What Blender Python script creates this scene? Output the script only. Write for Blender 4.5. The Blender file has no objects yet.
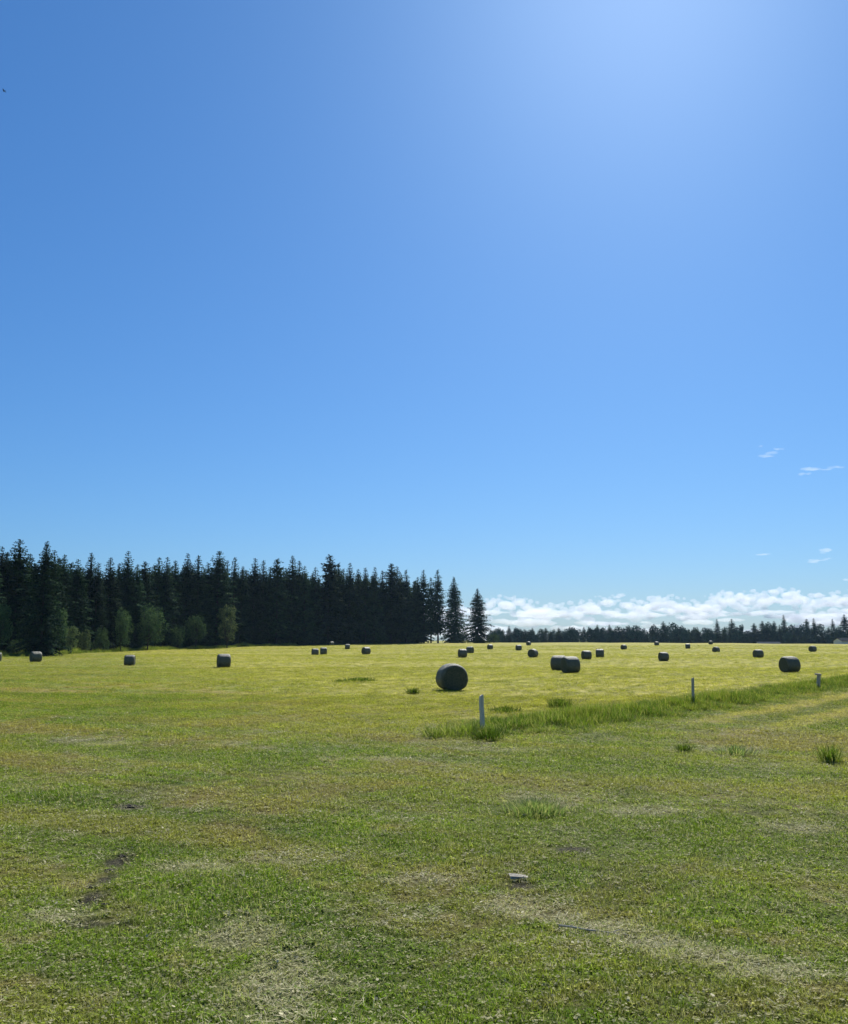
import bpy, bmesh, math, random
import numpy as np
from mathutils import Vector, Matrix, noise as mnoise

random.seed(7)
rng = np.random.default_rng(11)
scene = bpy.context.scene
COL = scene.collection
PI = math.pi
rad = math.radians

# ------------------------------------------------------------------ camera geometry
W, H, F = 848, 1024, 850.0
EYE = 2.8
PITCH = math.atan(128 / F)
SUN_AZ, SUN_EL = rad(16.8), rad(42.6)
SUN = Vector((math.sin(SUN_AZ) * math.cos(SUN_EL), math.cos(SUN_AZ) * math.cos(SUN_EL), math.sin(SUN_EL)))


def sstep(a, b, v):
    t = np.clip((v - a) / (b - a), 0, 1)
    return t * t * (3 - 2 * t)


def g(x, y):
    """height of the land"""
    x = np.asarray(x, float); y = np.asarray(y, float)
    r = np.hypot(x, y)
    az = np.degrees(np.arctan2(x, np.maximum(y, 1e-6)))
    crest = 1.45 - 0.45 * sstep(12, 26, az)
    z = crest * sstep(200, 385, r) * (y > 0) - 5.0 * sstep(420, 760, r) * (y > 0)
    amp = 0.05 * sstep(3, 25, r) + 0.05 * sstep(60, 160, r)
    z = z + amp * (np.sin(x * 0.11 + y * 0.07 + 1.3) + np.sin(y * 0.13 - x * 0.05))
    z = z + 0.025 * np.sin(x * 0.9 + 0.6 * np.sin(y * 0.7)) * np.sin(y * 1.1 + 0.4) * (1 - sstep(30, 60, r))
    return z


def ray(px, py):
    a, b = px - W / 2, H / 2 - py
    f = F * math.cos(PITCH) - b * math.sin(PITCH)
    u = F * math.sin(PITCH) + b * math.cos(PITCH)
    return Vector((a / f, 1.0, u / f))


def ground_at(px, py):
    d = ray(px, py)
    y = 3.0
    while y < 900:
        if EYE + d.z * y <= float(g(d.x * y, y)):
            break
        y *= 1.004
    return d.x * y, y


def at(px, depth):
    x = ray(px, 640).x * depth
    return x, depth, float(g(x, depth))


def height_for(px, row, depth, z0):
    return EYE + ray(px, row).z * depth - z0


# ------------------------------------------------------------------ helpers
def tag(o, label=None, cat=None, group=None, kind=None):
    if label: o['label'] = label
    if cat: o['category'] = cat
    if group: o['group'] = group
    if kind: o['kind'] = kind
    return o


def link(name, me, mat=None, parent=None):
    o = bpy.data.objects.new(name, me)
    COL.objects.link(o)
    if mat is not None and not me.materials: me.materials.append(mat)
    if parent is not None: o.parent = parent
    return o


def empty(name, loc, rz=0.0, s=1.0):
    o = bpy.data.objects.new(name, None)
    o.empty_display_size = 0.3
    COL.objects.link(o)
    o.location = loc; o.rotation_euler = (0, 0, rz); o.scale = (s, s, s)
    return o


def dup(root, loc, rz=0.0, scale=(1, 1, 1)):
    r = root.copy(); COL.objects.link(r)
    r.location = loc; r.rotation_euler = (0, 0, rz); r.scale = scale
    for ch in root.children:
        c = ch.copy(); COL.objects.link(c); c.parent = r
        for gch in ch.children:
            d = gch.copy(); COL.objects.link(d); d.parent = c
    return r


def mesh_of(name, verts, faces, smooth=False):
    me = bpy.data.meshes.new(name)
    me.from_pydata([tuple(v) for v in verts], [], [tuple(f) for f in faces])
    if smooth:
        me.polygons.foreach_set('use_smooth', [True] * len(me.polygons))
    me.update()
    return me


def tube(pts, radii, n=8, cap=True):
    V, Fc = [], []
    for i, (p, r) in enumerate(zip(pts, radii)):
        p = Vector(p)
        a = Vector(pts[max(i - 1, 0)]); b = Vector(pts[min(i + 1, len(pts) - 1)])
        t = (b - a).normalized()
        u = t.orthogonal().normalized() if abs(t.z) < .99 else Vector((1, 0, 0))
        v = t.cross(u).normalized(); u = v.cross(t)
        for k in range(n):
            q = p + (u * math.cos(2 * PI * k / n) + v * math.sin(2 * PI * k / n)) * r
            V.append(q)
        if i:
            for k in range(n):
                k2 = (k + 1) % n
                Fc.append(((i - 1) * n + k, (i - 1) * n + k2, i * n + k2, i * n + k))
    if cap:
        Fc.append(tuple(range(n - 1, -1, -1)))
        m = (len(pts) - 1) * n
        Fc.append(tuple(range(m, m + n)))
    return V, Fc


def merge(*parts):
    V, Fc = [], []
    for v, f in parts:
        o = len(V)
        V += list(v); Fc += [tuple(i + o for i in q) for q in f]
    return V, Fc


# ------------------------------------------------------------------ node helpers
class NT:
    def __init__(self, nt): self.nt = nt
    def n(self, typ, **kw):
        nd = self.nt.nodes.new(typ)
        for k, v in kw.items(): setattr(nd, k, v)
        return nd
    def put(self, sock, v):
        if hasattr(v, 'is_linked') or hasattr(v, 'links'): self.nt.links.new(v, sock)
        else: sock.default_value = v
    def math(self, op, a, b=0.0, c=0.0, clamp=False):
        nd = self.n('ShaderNodeMath', operation=op, use_clamp=clamp)
        self.put(nd.inputs[0], a); self.put(nd.inputs[1], b); self.put(nd.inputs[2], c)
        return nd.outputs[0]
    def vmath(self, op, a, b=(0, 0, 0), s=None, out=0):
        nd = self.n('ShaderNodeVectorMath', operation=op)
        self.put(nd.inputs[0], a); self.put(nd.inputs[1], b)
        if s is not None: self.put(nd.inputs[3], s)
        return nd.outputs[out]
    def smooth(self, v, a, b, lo=0.0, hi=1.0):
        nd = self.n('ShaderNodeMapRange', interpolation_type='SMOOTHSTEP')
        self.put(nd.inputs[0], v)
        for i, q in zip((1, 2, 3, 4), (a, b, lo, hi)): nd.inputs[i].default_value = q
        return nd.outputs[0]
    def noise(self, vec, scale, detail=3.0, rough=.55, dist=0.0):
        nd = self.n('ShaderNodeTexNoise')
        self.put(nd.inputs['Vector'], vec)
        nd.inputs['Scale'].default_value = scale; nd.inputs['Detail'].default_value = detail
        nd.inputs['Roughness'].default_value = rough; nd.inputs['Distortion'].default_value = dist
        return nd.outputs['Fac']
    def mix(self, fac, a, b, blend='MIX'):
        nd = self.n('ShaderNodeMix', data_type='RGBA', blend_type=blend)
        self.put(nd.inputs[0], fac)
        for i, c in ((6, a), (7, b)):
            self.put(nd.inputs[i], (*c, 1) if isinstance(c, tuple) and len(c) == 3 else c)
        return nd.outputs[2]


def material(name):
    m = bpy.data.materials.new(name); m.use_nodes = True
    m.node_tree.nodes.clear()
    t = NT(m.node_tree)
    out = t.n('ShaderNodeOutputMaterial')
    return m, t, out


def principled(t, color, rough=.8, spec=.3, normal=None):
    b = t.n('ShaderNodeBsdfPrincipled')
    t.put(b.inputs['Base Color'], (*color, 1) if isinstance(color, tuple) and len(color) == 3 else color)
    t.put(b.inputs['Roughness'], rough); t.put(b.inputs['Specular IOR Level'], spec)
    if normal is not None: t.put(b.inputs['Normal'], normal)
    return b.outputs[0]


def bump(t, h, strength=.5, distance=.02):
    b = t.n('ShaderNodeBump')
    t.put(b.inputs['Height'], h); b.inputs['Strength'].default_value = strength; b.inputs['Distance'].default_value = distance
    return b.outputs[0]


# ------------------------------------------------------------------ what grows where
# dry or bare spots of the meadow: picture position only used to find the place on the land
def spot(px, py, wpx, hpx):
    x, y = ground_at(px, py)
    _, y2 = ground_at(px, py - hpx); _, y1 = ground_at(px, py + hpx * .98)
    return (x, y, wpx * y / F, max((y2 - y1) / 2, .15))
PALE = [spot(*a) for a in ((285, 985, 55, 40), (235, 940, 40, 22), (200, 868, 45, 7), (270, 862, 40, 6), (515, 906, 30, 10), (550, 916, 35, 9), (600, 930, 40, 9),
                           (655, 945, 45, 10), (710, 958, 45, 10), (780, 972, 60, 10), (75, 741, 25, 3), (105, 744, 25, 3), (232, 745, 22, 3), (262, 748, 20, 3),
                           (528, 800, 28, 7), (555, 806, 24, 6), (380, 760, 50, 3), (735, 751, 35, 4), (420, 880, 36, 6), (640, 812, 40, 5), (800, 830, 45, 8), (60, 918, 40, 8), (480, 750, 50, 4))]
SOIL = [spot(*a) for a in ((118, 862, 16, 8), (104, 880, 17, 12), (92, 898, 15, 10), (130, 808, 16, 3), (100, 925, 36, 7), (480, 744, 30, 2), (570, 850, 25, 3), (520, 888, 16, 4))]
STRIP0, STRIPD = np.array((0.5, 25.0)), np.array((0.66, 0.751))
STRIPN = np.array((-0.751, 0.66))


def zones(x, y):
    s1 = .916 * x + .4 * (y - 33)
    s2 = STRIPN[0] * (x - STRIP0[0]) + STRIPN[1] * (y - STRIP0[1])
    al = STRIPD[0] * (x - STRIP0[0]) + STRIPD[1] * (y - STRIP0[1])
    return s1, s2, al


def spots_np(lst, x, y):
    m = np.zeros_like(x)
    for (cx, cy, rx, ry) in lst:
        d = np.hypot((x - cx) / rx, (y - cy) / ry)
        m = np.maximum(m, 1 - sstep(.4, 1.15, d))
    return m


def make_field_group():
    ng = bpy.data.node_groups.new('field_colour', 'ShaderNodeTree')
    ng.interface.new_socket('Color', in_out='OUTPUT', socket_type='NodeSocketColor')
    ng.interface.new_socket('Dry', in_out='OUTPUT', socket_type='NodeSocketFloat')
    ng.interface.new_socket('Soil', in_out='OUTPUT', socket_type='NodeSocketFloat')
    t = NT(ng)
    out = t.n('NodeGroupOutput')
    pos = t.n('ShaderNodeNewGeometry').outputs['Position']
    sep = t.n('ShaderNodeSeparateXYZ'); t.put(sep.inputs[0], pos)
    x, y = sep.outputs[0], sep.outputs[1]
    flat = t.n('ShaderNodeCombineXYZ'); t.put(flat.inputs[0], x); t.put(flat.inputs[1], y)
    P = flat.outputs[0]
    big = t.noise(P, .05, 3); mid = t.noise(P, .35, 4, .6); fine = t.noise(P, 1.7, 4, .65)
    # offsets that fray the borders
    warp = t.math('MULTIPLY', t.math('SUBTRACT', mid, .5), 9.0)
    s1 = t.math('ADD', t.math('MULTIPLY', x, .916), t.math('MULTIPLY', t.math('SUBTRACT', y, 33.0), .4))
    s2 = t.math('ADD', t.math('MULTIPLY', t.math('SUBTRACT', x, .5), -.751), t.math('MULTIPLY', t.math('SUBTRACT', y, 25.0), .66))
    al = t.math('ADD', t.math('MULTIPLY', t.math('SUBTRACT', x, .5), .66), t.math('MULTIPLY', t.math('SUBTRACT', y, 25.0), .751))
    rowv = t.n('ShaderNodeCombineXYZ')
    t.put(rowv.inputs[0], t.math('MULTIPLY', al, .035)); t.put(rowv.inputs[1], t.math('MULTIPLY', s2, .42))
    rows = t.noise(rowv.outputs[0], 1.0, 3, .6)
    # meadow near the camera
    c = t.mix(t.smooth(mid, .36, .62), C_GREEN_DARK, C_GREEN)
    c = t.mix(t.smooth(big, .42, .60, 0, .75), c, C_OLIVE)
    dryn = t.math('MULTIPLY', t.smooth(fine, .52, .70), t.smooth(mid, .44, .60))
    c = t.mix(t.math('MULTIPLY', dryn, .75), c, C_THATCH)
    patch = t.noise(P, .13, 5, .68, .6)
    c = t.mix(t.smooth(patch, .50, .60, 0, .60), c, C_THATCH)
    bal = t.math('ADD', t.math('MULTIPLY', x, .89), t.math('MULTIPLY', y, -.46))
    bac = t.math('ADD', t.math('MULTIPLY', x, .46), t.math('MULTIPLY', y, .89))
    bv = t.n('ShaderNodeCombineXYZ')
    t.put(bv.inputs[0], t.math('MULTIPLY', bal, .07)); t.put(bv.inputs[1], t.math('MULTIPLY', bac, .42))
    band = t.noise(bv.outputs[0], 1.0, 3, .6, .5)
    c = t.mix(t.smooth(band, .50, .62, 0, .60), c, (.310, .275, .066))
    c = t.mix(t.smooth(band, .48, .38, 0, .70), c, (.120, .195, .010))
    c = t.mix(t.smooth(patch, .46, .36, 0, .60), c, (.085, .135, .020))
    # hay field
    hay = t.math('MULTIPLY', t.smooth(t.math('ADD', s1, warp), -14, 9), t.smooth(s2, .5, 3.5))
    hc = t.mix(t.smooth(rows, .40, .62), C_HAY, C_HAY_PALE)
    hc = t.mix(t.smooth(big, .45, .7, 0, .5), hc, C_HAY_GREEN)
    fv = t.n('ShaderNodeCombineXYZ')
    t.put(fv.inputs[0], t.math('MULTIPLY', al, .5)); t.put(fv.inputs[1], t.math('MULTIPLY', s2, 1.1))
    fl = t.noise(fv.outputs[0], 1.0, 4, .7)
    hc = t.mix(t.smooth(fl, .53, .63, 0, .9), hc, (.60, .55, .16))
    hc = t.mix(t.smooth(fl, .47, .38, 0, .8), hc, (.160, .180, .022))
    wr = t.math('SINE', t.math('ADD', t.math('MULTIPLY', s2, 1.15), t.math('MULTIPLY', big, 9.0)))
    hc = t.mix(t.smooth(wr, .55, 1.0, 0, .4), hc, (.175, .200, .024))
    c = t.mix(hay, c, hc)
    # olive verge left of the hay field, far away
    lf = t.math('MULTIPLY', t.smooth(t.math('ADD', s1, warp), 2, -16), t.smooth(y, 45, 95))
    c = t.mix(t.math('MULTIPLY', lf, .7), c, t.mix(t.smooth(rows, .4, .6), C_OLIVE, C_VERGE))
    # mown swathes right of the tall grass
    mown = t.math('MULTIPLY', t.smooth(t.math('ADD', s2, t.math('MULTIPLY', warp, .3)), -1.2, -2.6), t.smooth(t.math('ADD', al, warp), 4, 16))
    rw = t.math('SINE', t.math('ADD', t.math('MULTIPLY', s2, 2.3), t.math('MULTIPLY', mid, 5.0)))
    c = t.mix(t.math('MULTIPLY', mown, .85), c, t.mix(t.smooth(t.math('ADD', rw, t.math('MULTIPLY', t.math('SUBTRACT', fine, .5), 2.5)), -.5, .8), (.150, .190, .030), C_SWATH))
    # spots
    def spots(lst):
        m = None
        wv = t.vmath('SCALE', t.vmath('SUBTRACT', t.n('ShaderNodeTexNoise').outputs['Color'], (.5, .5, .5)), s=.0)
        for (cx, cy, rx, ry) in lst:
            q = t.vmath('SUBTRACT', P, (cx, cy, 0))
            q = t.vmath('DIVIDE', q, (rx, ry, 1))
            d = t.vmath('LENGTH', q, out=1)
            d = t.math('ADD', d, t.math('MULTIPLY', t.math('ADD', t.math('SUBTRACT', fine, .5), t.math('MULTIPLY', t.math('SUBTRACT', mid, .5), .9)), 3.4))
            e = t.smooth(d, 1.3, .2)
            m = e if m is None else t.math('MAXIMUM', m, e)
        return m
    pale, soil = spots(PALE), spots(SOIL)
    c = t.mix(t.math('MULTIPLY', pale, .40), c, C_STRAW)
    c = t.mix(t.math('MULTIPLY', soil, .92), c, C_SOIL)
    dry = t.math('MAXIMUM', t.math('MAXIMUM', pale, dryn), t.math('MULTIPLY', hay, .08))
    t.put(out.inputs['Color'], c); t.put(out.inputs['Dry'], dry); t.put(out.inputs['Soil'], soil)
    return ng


C_GREEN_DARK = (.115, .192, .014)
C_GREEN = (.190, .282, .022)
C_OLIVE = (.272, .288, .042)
C_VERGE = (.225, .245, .046)
C_THATCH = (.300, .212, .090)
C_HAY = (.300, .305, .022)
C_HAY_PALE = (.400, .385, .046)
C_HAY_GREEN = (.240, .275, .024)
C_SWATH = (.450, .390, .140)
C_STRAW = (.430, .400, .270)
C_SOIL = (.045, .040, .033)
FIELD = make_field_group()


def grass_material(name, use_field=True, tint=(1, 1, 1), straw=.28):
    m, t, out = material(name)
    rnd = t.n('ShaderNodeAttribute', attribute_name='rnd').outputs['Fac']
    hgt = t.n('ShaderNodeAttribute', attribute_name='hgt').outputs['Fac']
    if use_field:
        fg = t.n('ShaderNodeGroup', node_tree=FIELD)
        col, dry = fg.outputs[0], fg.outputs[1]
    else:
        pos = t.n('ShaderNodeNewGeometry').outputs['Position']
        nz = t.noise(pos, .6, 3)
        col = t.mix(t.smooth(nz, .4, .6), (.095, .150, .020), (.180, .225, .035)); dry = t.math('MULTIPLY', nz, .1)
    col = t.mix(1.0, col, (*tint, 1), 'MULTIPLY')
    # blade to blade: lighter and darker greens, some dead straw
    b = t.smooth(rnd, 0, 1, .5, 1.6)
    v = t.n('ShaderNodeCombineXYZ')
    for i in range(3): t.put(v.inputs[i], b)
    col = t.mix(1.0, col, v.outputs[0], 'MULTIPLY')
    r2 = t.math('FRACT', t.math('MULTIPLY', rnd, 37.0))
    isdry = t.math('LESS_THAN', r2, t.math('ADD', straw, t.math('MULTIPLY', dry, .45)))
    sepg = t.n('ShaderNodeSeparateXYZ'); t.put(sepg.inputs[0], t.n('ShaderNodeNewGeometry').outputs['Position'])
    dcol = t.mix(t.smooth(sepg.outputs[1], 14, 40), (.52, .48, .30), (.46, .40, .15))
    col = t.mix(t.math('MULTIPLY', isdry, .82), col, dcol)
    d = principled(t, col, .7, .05)
    tr = t.n('ShaderNodeBsdfTranslucent')
    t.put(tr.inputs[0], t.mix(1.0, col, (1.05, 1.15, .55, 1), 'MULTIPLY'))
    ms = t.n('ShaderNodeMixShader'); ms.inputs[0].default_value = .48
    t.put(ms.inputs[1], d); t.put(ms.inputs[2], tr.outputs[0])
    t.put(out.inputs[0], ms.outputs[0])
    return m


M_GRASS = grass_material('meadow_grass')
M_TALL = grass_material('tall_green_grass', False, (.86, .90, .9), straw=.18)
M_WEED = grass_material('weed_leaves', False, (.50, .56, .65), .03)
M_WEED_PALE = grass_material('grey_green_weed', False, (1.05, 1.05, 2.8), .22)


def ground_material():
    m, t, out = material('meadow_ground')
    fg = t.n('ShaderNodeGroup', node_tree=FIELD)
    pos = t.n('ShaderNodeNewGeometry').outputs['Position']
    sep = t.n('ShaderNodeSeparateXYZ'); t.put(sep.inputs[0], pos)
    n1 = t.noise(pos, 25, 6, .7); n2 = t.noise(pos, 3.0, 5, .65)
    c = t.mix(t.smooth(n1, .35, .7), (.55, .5, .4, 1), (1.15, 1.1, 1.05, 1))
    col = t.mix(1.0, fg.outputs[0], c, 'MULTIPLY')
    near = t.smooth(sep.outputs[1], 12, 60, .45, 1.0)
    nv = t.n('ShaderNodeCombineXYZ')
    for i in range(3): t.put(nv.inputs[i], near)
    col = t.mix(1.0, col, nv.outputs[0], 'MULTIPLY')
    th = t.math('MULTIPLY', t.smooth(n1, .5, .62), .5)
    col = t.mix(th, col, (.16, .14, .08))
    h = t.math('ADD', t.math('MULTIPLY', n1, .5), n2)
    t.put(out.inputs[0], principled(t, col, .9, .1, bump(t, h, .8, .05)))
    return m


# ------------------------------------------------------------------ ground sheet
def build_ground():
    rs = np.concatenate([[0.0], np.geomspace(1.0, 60, 90), np.geomspace(62, 900, 110), np.geomspace(950, 9000, 25)])
    front = np.linspace(-50, 50, 201); back = np.linspace(50, 310, 53)[1:-1]
    az = np.radians(np.concatenate([front, back]))
    R, A = np.meshgrid(rs[1:], az, indexing='ij')
    X, Y = R * np.sin(A), R * np.cos(A)
    Z = g(X, Y)
    V = np.stack([X, Y, Z], -1).reshape(-1, 3)
    n = len(az)
    V = np.vstack([V, [[0, 0, float(g(0, 0))]]])
    c = len(V) - 1
    Fc = []
    for i in range(len(rs) - 2):
        for k in range(n):
            k2 = (k + 1) % n
            Fc.append((i * n + k, i * n + k2, (i + 1) * n + k2, (i + 1) * n + k)[::-1])
    for k in range(n): Fc.append((c, k, (k + 1) % n)[::-1])
    me = mesh_of('ground', V, Fc, True)
    o = link('ground', me, ground_material())
    tag(o, kind='structure')
    # face up
    if me.polygons[0].normal.z < 0: me.flip_normals()
    return o
build_ground()


# ------------------------------------------------------------------ grass tufts
def tuft_mesh(name, nblades, radius, lmin, lmax, width, lean, flat_share=.15, leaves=0, segs=2, clump=False):
    V, Fc, rnd, hgt = [], [], [], []
    for i in range(nblades + leaves):
        a = random.uniform(0, 2 * PI); q = radius * (math.sqrt(random.random()) if not clump else random.random() ** 1.2)
        p = Vector((q * math.cos(a), q * math.sin(a), -.004))
        rv = random.random()
        if i >= nblades:      # little oval leaf (clover, dandelion)
            L = random.uniform(.012, .028); z = random.uniform(.012, .04)
            n = Vector((random.uniform(-.6, .6), random.uniform(-.6, .6), 1)).normalized()
            u = n.orthogonal().normalized(); v = n.cross(u)
            o = len(V)
            for k in range(5):
                V.append(p + Vector((0, 0, z)) + (u * math.cos(k * 2 * PI / 5) + v * math.sin(k * 2 * PI / 5) * .8) * L * .6)
                rnd.append(rv); hgt.append(.6)
            Fc.append((o, o + 1, o + 2, o + 3, o + 4)); continue
        L = random.uniform(lmin, lmax)
        b = random.uniform(0, 2 * PI) if not clump else a + random.uniform(-.9, .9)
        fl = random.random() < flat_share
        ln = random.uniform(1.15, 1.5) if fl else abs(random.gauss(0, lean)) + .08
        curl = random.uniform(.1, .8)
        side = Vector((-math.sin(b), math.cos(b), 0))
        tw = random.uniform(-.8, .8)
        fw = Vector((math.cos(b), math.sin(b), 0))
        side = (side * math.cos(tw) + fw * math.sin(tw)) * width * random.uniform(.6, 1.2) * .5
        cur = p.copy(); ang = ln
        if fl: cur.z += random.uniform(.006, .025)
        o = len(V)
        for s in range(segs):
            wq = 1 - .35 * s / segs
            V.append(cur - side * wq); V.append(cur + side * wq)
            cur = cur + (fw * math.sin(ang) + Vector((0, 0, 1)) * math.cos(ang)) * (L / segs)
            ang += curl / segs if not fl else random.uniform(-.1, .25)
            rnd += [rv, rv]; hgt += [s / segs] * 2
        V.append(cur); rnd.append(rv); hgt.append(1)
        for s in range(segs - 1):
            Fc.append((o + 2 * s, o + 2 * s + 1, o + 2 * s + 3, o + 2 * s + 2))
        Fc.append((o + 2 * segs - 2, o + 2 * segs - 1, o + 2 * segs))
    me = mesh_of(name, V, Fc)
    for nm, arr in (('rnd', rnd), ('hgt', hgt)):
        at_ = me.attributes.new(nm, 'FLOAT', 'POINT'); at_.data.foreach_set('value', arr)
    return me


def tuft_collection(name, meshes, mat):
    c = bpy.data.collections.new(name)          # stays unlinked: only a source for the geometry nodes
    for i, me in enumerate(meshes):
        me.materials.append(mat)
        o = bpy.data.objects.new(f'{name}_{i}', me); c.objects.link(o)
    return c


def scatter(name, xs, ys, scl, coll, label_mat, nvar, tilt=.12, zscale=None):
    n = len(xs)
    me = bpy.data.meshes.new(name)
    me.vertices.add(n)
    co = np.stack([xs, ys, g(xs, ys)], -1).astype('f4')
    me.vertices.foreach_set('co', co.ravel())
    rot = np.stack([rng.normal(0, tilt, n), rng.normal(0, tilt, n), rng.uniform(0, 2 * PI, n)], -1).astype('f4')
    zs = np.ones(n) if zscale is None else zscale
    sc = np.stack([scl, scl, scl * zs], -1).astype('f4')
    for nm, arr in (('rot', rot), ('scl', sc)):
        a = me.attributes.new(nm, 'FLOAT_VECTOR', 'POINT'); a.data.foreach_set('vector', arr.ravel())
    a = me.attributes.new('idx', 'INT', 'POINT'); a.data.foreach_set('value', rng.integers(0, nvar, n).astype('i4'))
    me.update()
    o = link(name, me, label_mat)
    ng = bpy.data.node_groups.new(name + '_scatter', 'GeometryNodeTree')
    ng.interface.new_socket('Geometry', in_out='INPUT', socket_type='NodeSocketGeometry')
    ng.interface.new_socket('Geometry', in_out='OUTPUT', socket_type='NodeSocketGeometry')
    N = ng.nodes; L = ng.links
    gi, go = N.new('NodeGroupInput'), N.new('NodeGroupOutput')
    ip = N.new('GeometryNodeInstanceOnPoints'); ci = N.new('GeometryNodeCollectionInfo')
    ci.inputs['Collection'].default_value = coll
    ci.inputs['Separate Children'].default_value = True; ci.inputs['Reset Children'].default_value = True
    ip.inputs['Pick Instance'].default_value = True
    def attr(nm, dt):
        k = N.new('GeometryNodeInputNamedAttribute'); k.data_type = dt; k.inputs['Name'].default_value = nm
        return [s for s in k.outputs if s.enabled and s.name == 'Attribute'][0]
    L.new(gi.outputs[0], ip.inputs['Points']); L.new(ci.outputs[0], ip.inputs['Instance'])
    L.new(attr('idx', 'INT'), ip.inputs['Instance Index'])
    e2r = N.new('FunctionNodeEulerToRotation'); L.new(attr('rot', 'FLOAT_VECTOR'), e2r.inputs[0])
    L.new(e2r.outputs[0], ip.inputs['Rotation']); L.new(attr('scl', 'FLOAT_VECTOR'), ip.inputs['Scale'])
    L.new(ip.outputs[0], go.inputs[0])
    md = o.modifiers.new('scatter', 'NODES'); md.node_group = ng
    return o


def wedge(n, y0, y1, half=33.0, extra=2.0):
    """n points spread evenly over the part of the field between two depths"""
    th = math.tan(rad(half))
    y = np.sqrt(rng.uniform(y0 * y0, y1 * y1, n))
    x = rng.uniform(-1, 1, n) * (th * y + extra)
    return x, y


lawn = [tuft_mesh(f'tuft{i}', 40, .085 + .01 * (i % 3), .02, .055 + .006 * i, .0046, .65, .30, 9) for i in range(6)]
lawn += [tuft_mesh(f'tuftlong{i}', 34, .10, .04, .10, .0045, .45, .15, 0) for i in range(2)]
C_LAWN = tuft_collection('lawn_tufts', lawn, M_GRASS)
X, Y, S = [], [], []
for (y0, y1, dens, s0, s1) in ((4.2, 9, 250, 1.0, 1.0), (9, 14, 170, 1.05, 1.1), (14, 24, 80, 1.25, 1.4), (24, 45, 34, 1.7, 2.1),
                               (45, 90, 9, 2.3, 3.0), (90, 170, 2.2, 3.2, 4.2), (170, 300, .7, 4.2, 5.5)):
    th = math.tan(rad(33.0))
    n = int(dens * (th * (y1 ** 2 - y0 ** 2) + 4 * (y1 - y0)))
    x, y = wedge(n, y0, y1)
    s = s0 + (s1 - s0) * (y - y0) / (y1 - y0)
    X.append(x); Y.append(y); S.append(s)
X, Y, S = map(np.concatenate, (X, Y, S))
# forest floor and spots: fewer; lumps of longer grass elsewhere
soil = spots_np(SOIL, X, Y); pale = spots_np(PALE, X, Y)
lump = np.sin(X * 1.3 + 2 * np.sin(Y * .45)) * np.sin(Y * .8 + 1.5 * np.sin(X * .5 + 1))
keep = rng.random(len(X)) > np.clip(.88 * soil + .30 * pale + .25 * (lump < -.45), 0, .95)
X, Y, S, lump, pale = X[keep], Y[keep], S[keep], lump[keep], pale[keep]
ZS = .78 * np.clip(1 + .35 * lump, .6, 1.5) * rng.uniform(.7, 1.25, len(X)) * (1 - .4 * pale)
ZS *= np.where(Y > 60, .55, np.where(Y > 30, .75, 1))
gr = scatter('grass', X, Y, (S * rng.uniform(.85, 1.2, len(X))), C_LAWN, M_GRASS, 8, .15, ZS)
tag(gr, 'short mown meadow grass, green with dry straw patches', 'grass', kind='stuff')
N_GRASS = len(X)

# tall uncut strip beside the posts
tall = [tuft_mesh(f'tall{i}', 40, .16, .18, .60, .011, .34, .05, 0, 3) for i in range(5)]
C_TALL = tuft_collection('tall_tufts', tall, M_TALL)
n = 12000
al = rng.uniform(.6, 60, n) + rng.normal(0, .5, n)
wid = 1.9 * sstep(-.5, 5, al) + .5
s2 = rng.normal(0, .45, n) * wid + .35
tx = STRIP0[0] + STRIPD[0] * al + STRIPN[0] * s2
ty = STRIP0[1] + STRIPD[1] * al + STRIPN[1] * s2
cl = np.sin(al * 2.1 + 3 * np.sin(s2 * 1.3)) * np.sin(s2 * 2.3 + 2 * np.sin(al * .6)) + .5 * np.sin(al * 5.3 + s2 * 4)
kp = rng.random(n) < np.clip(.50 + .55 * cl, .06, 1) * (.25 + .75 * sstep(-.3, 3.5, al))
al, s2, tx, ty, cl = al[kp], s2[kp], tx[kp], ty[kp], cl[kp]; n = len(al)
hs = (1 + .28 * cl) * np.clip(1.1 - .25 * np.abs(s2 - .35) ** 1.5, .35, 1.1) * rng.uniform(.7, 1.15, n)
hs *= (.6 + .4 * sstep(-.3, 3.5, al)) * .74 + .25 * np.sin(al * .9 + np.sin(al * .37) * 2)
tg = scatter('tall_grass', tx, ty, np.full(n, 1.0), C_TALL, M_TALL, 5, .12, hs)
tag(tg, 'strip of tall uncut green grass along the row of fence posts', 'tall grass', kind='stuff')


# rough grass where the field meets the forest, out of the mower's reach
def edge_rough():
    px = rng.uniform(-70, 300, 5200)
    ed = np.interp(px, [-120, 0, 60, 100, 160, 220, 330], [150, 162, 182, 200, 240, 270, 320])
    d = ed - 6 - np.abs(rng.normal(0, 5, len(px))) * (1.15 - px / 420)
    x = (px - 424) / 850 * d * 1.0112
    h = rng.uniform(.7, 1.7, len(px)) * (1 + .5 * np.sin(px * .21) * np.sin(px * .057))
    o = scatter('rough_grass', x, d, np.full(len(px), 2.0), C_TALL, M_TALL, 5, .2, h * .62)
    tag(o, 'fringe of rough uncut grass along the foot of the forest', 'rough grass', kind='stuff')
edge_rough()


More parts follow.
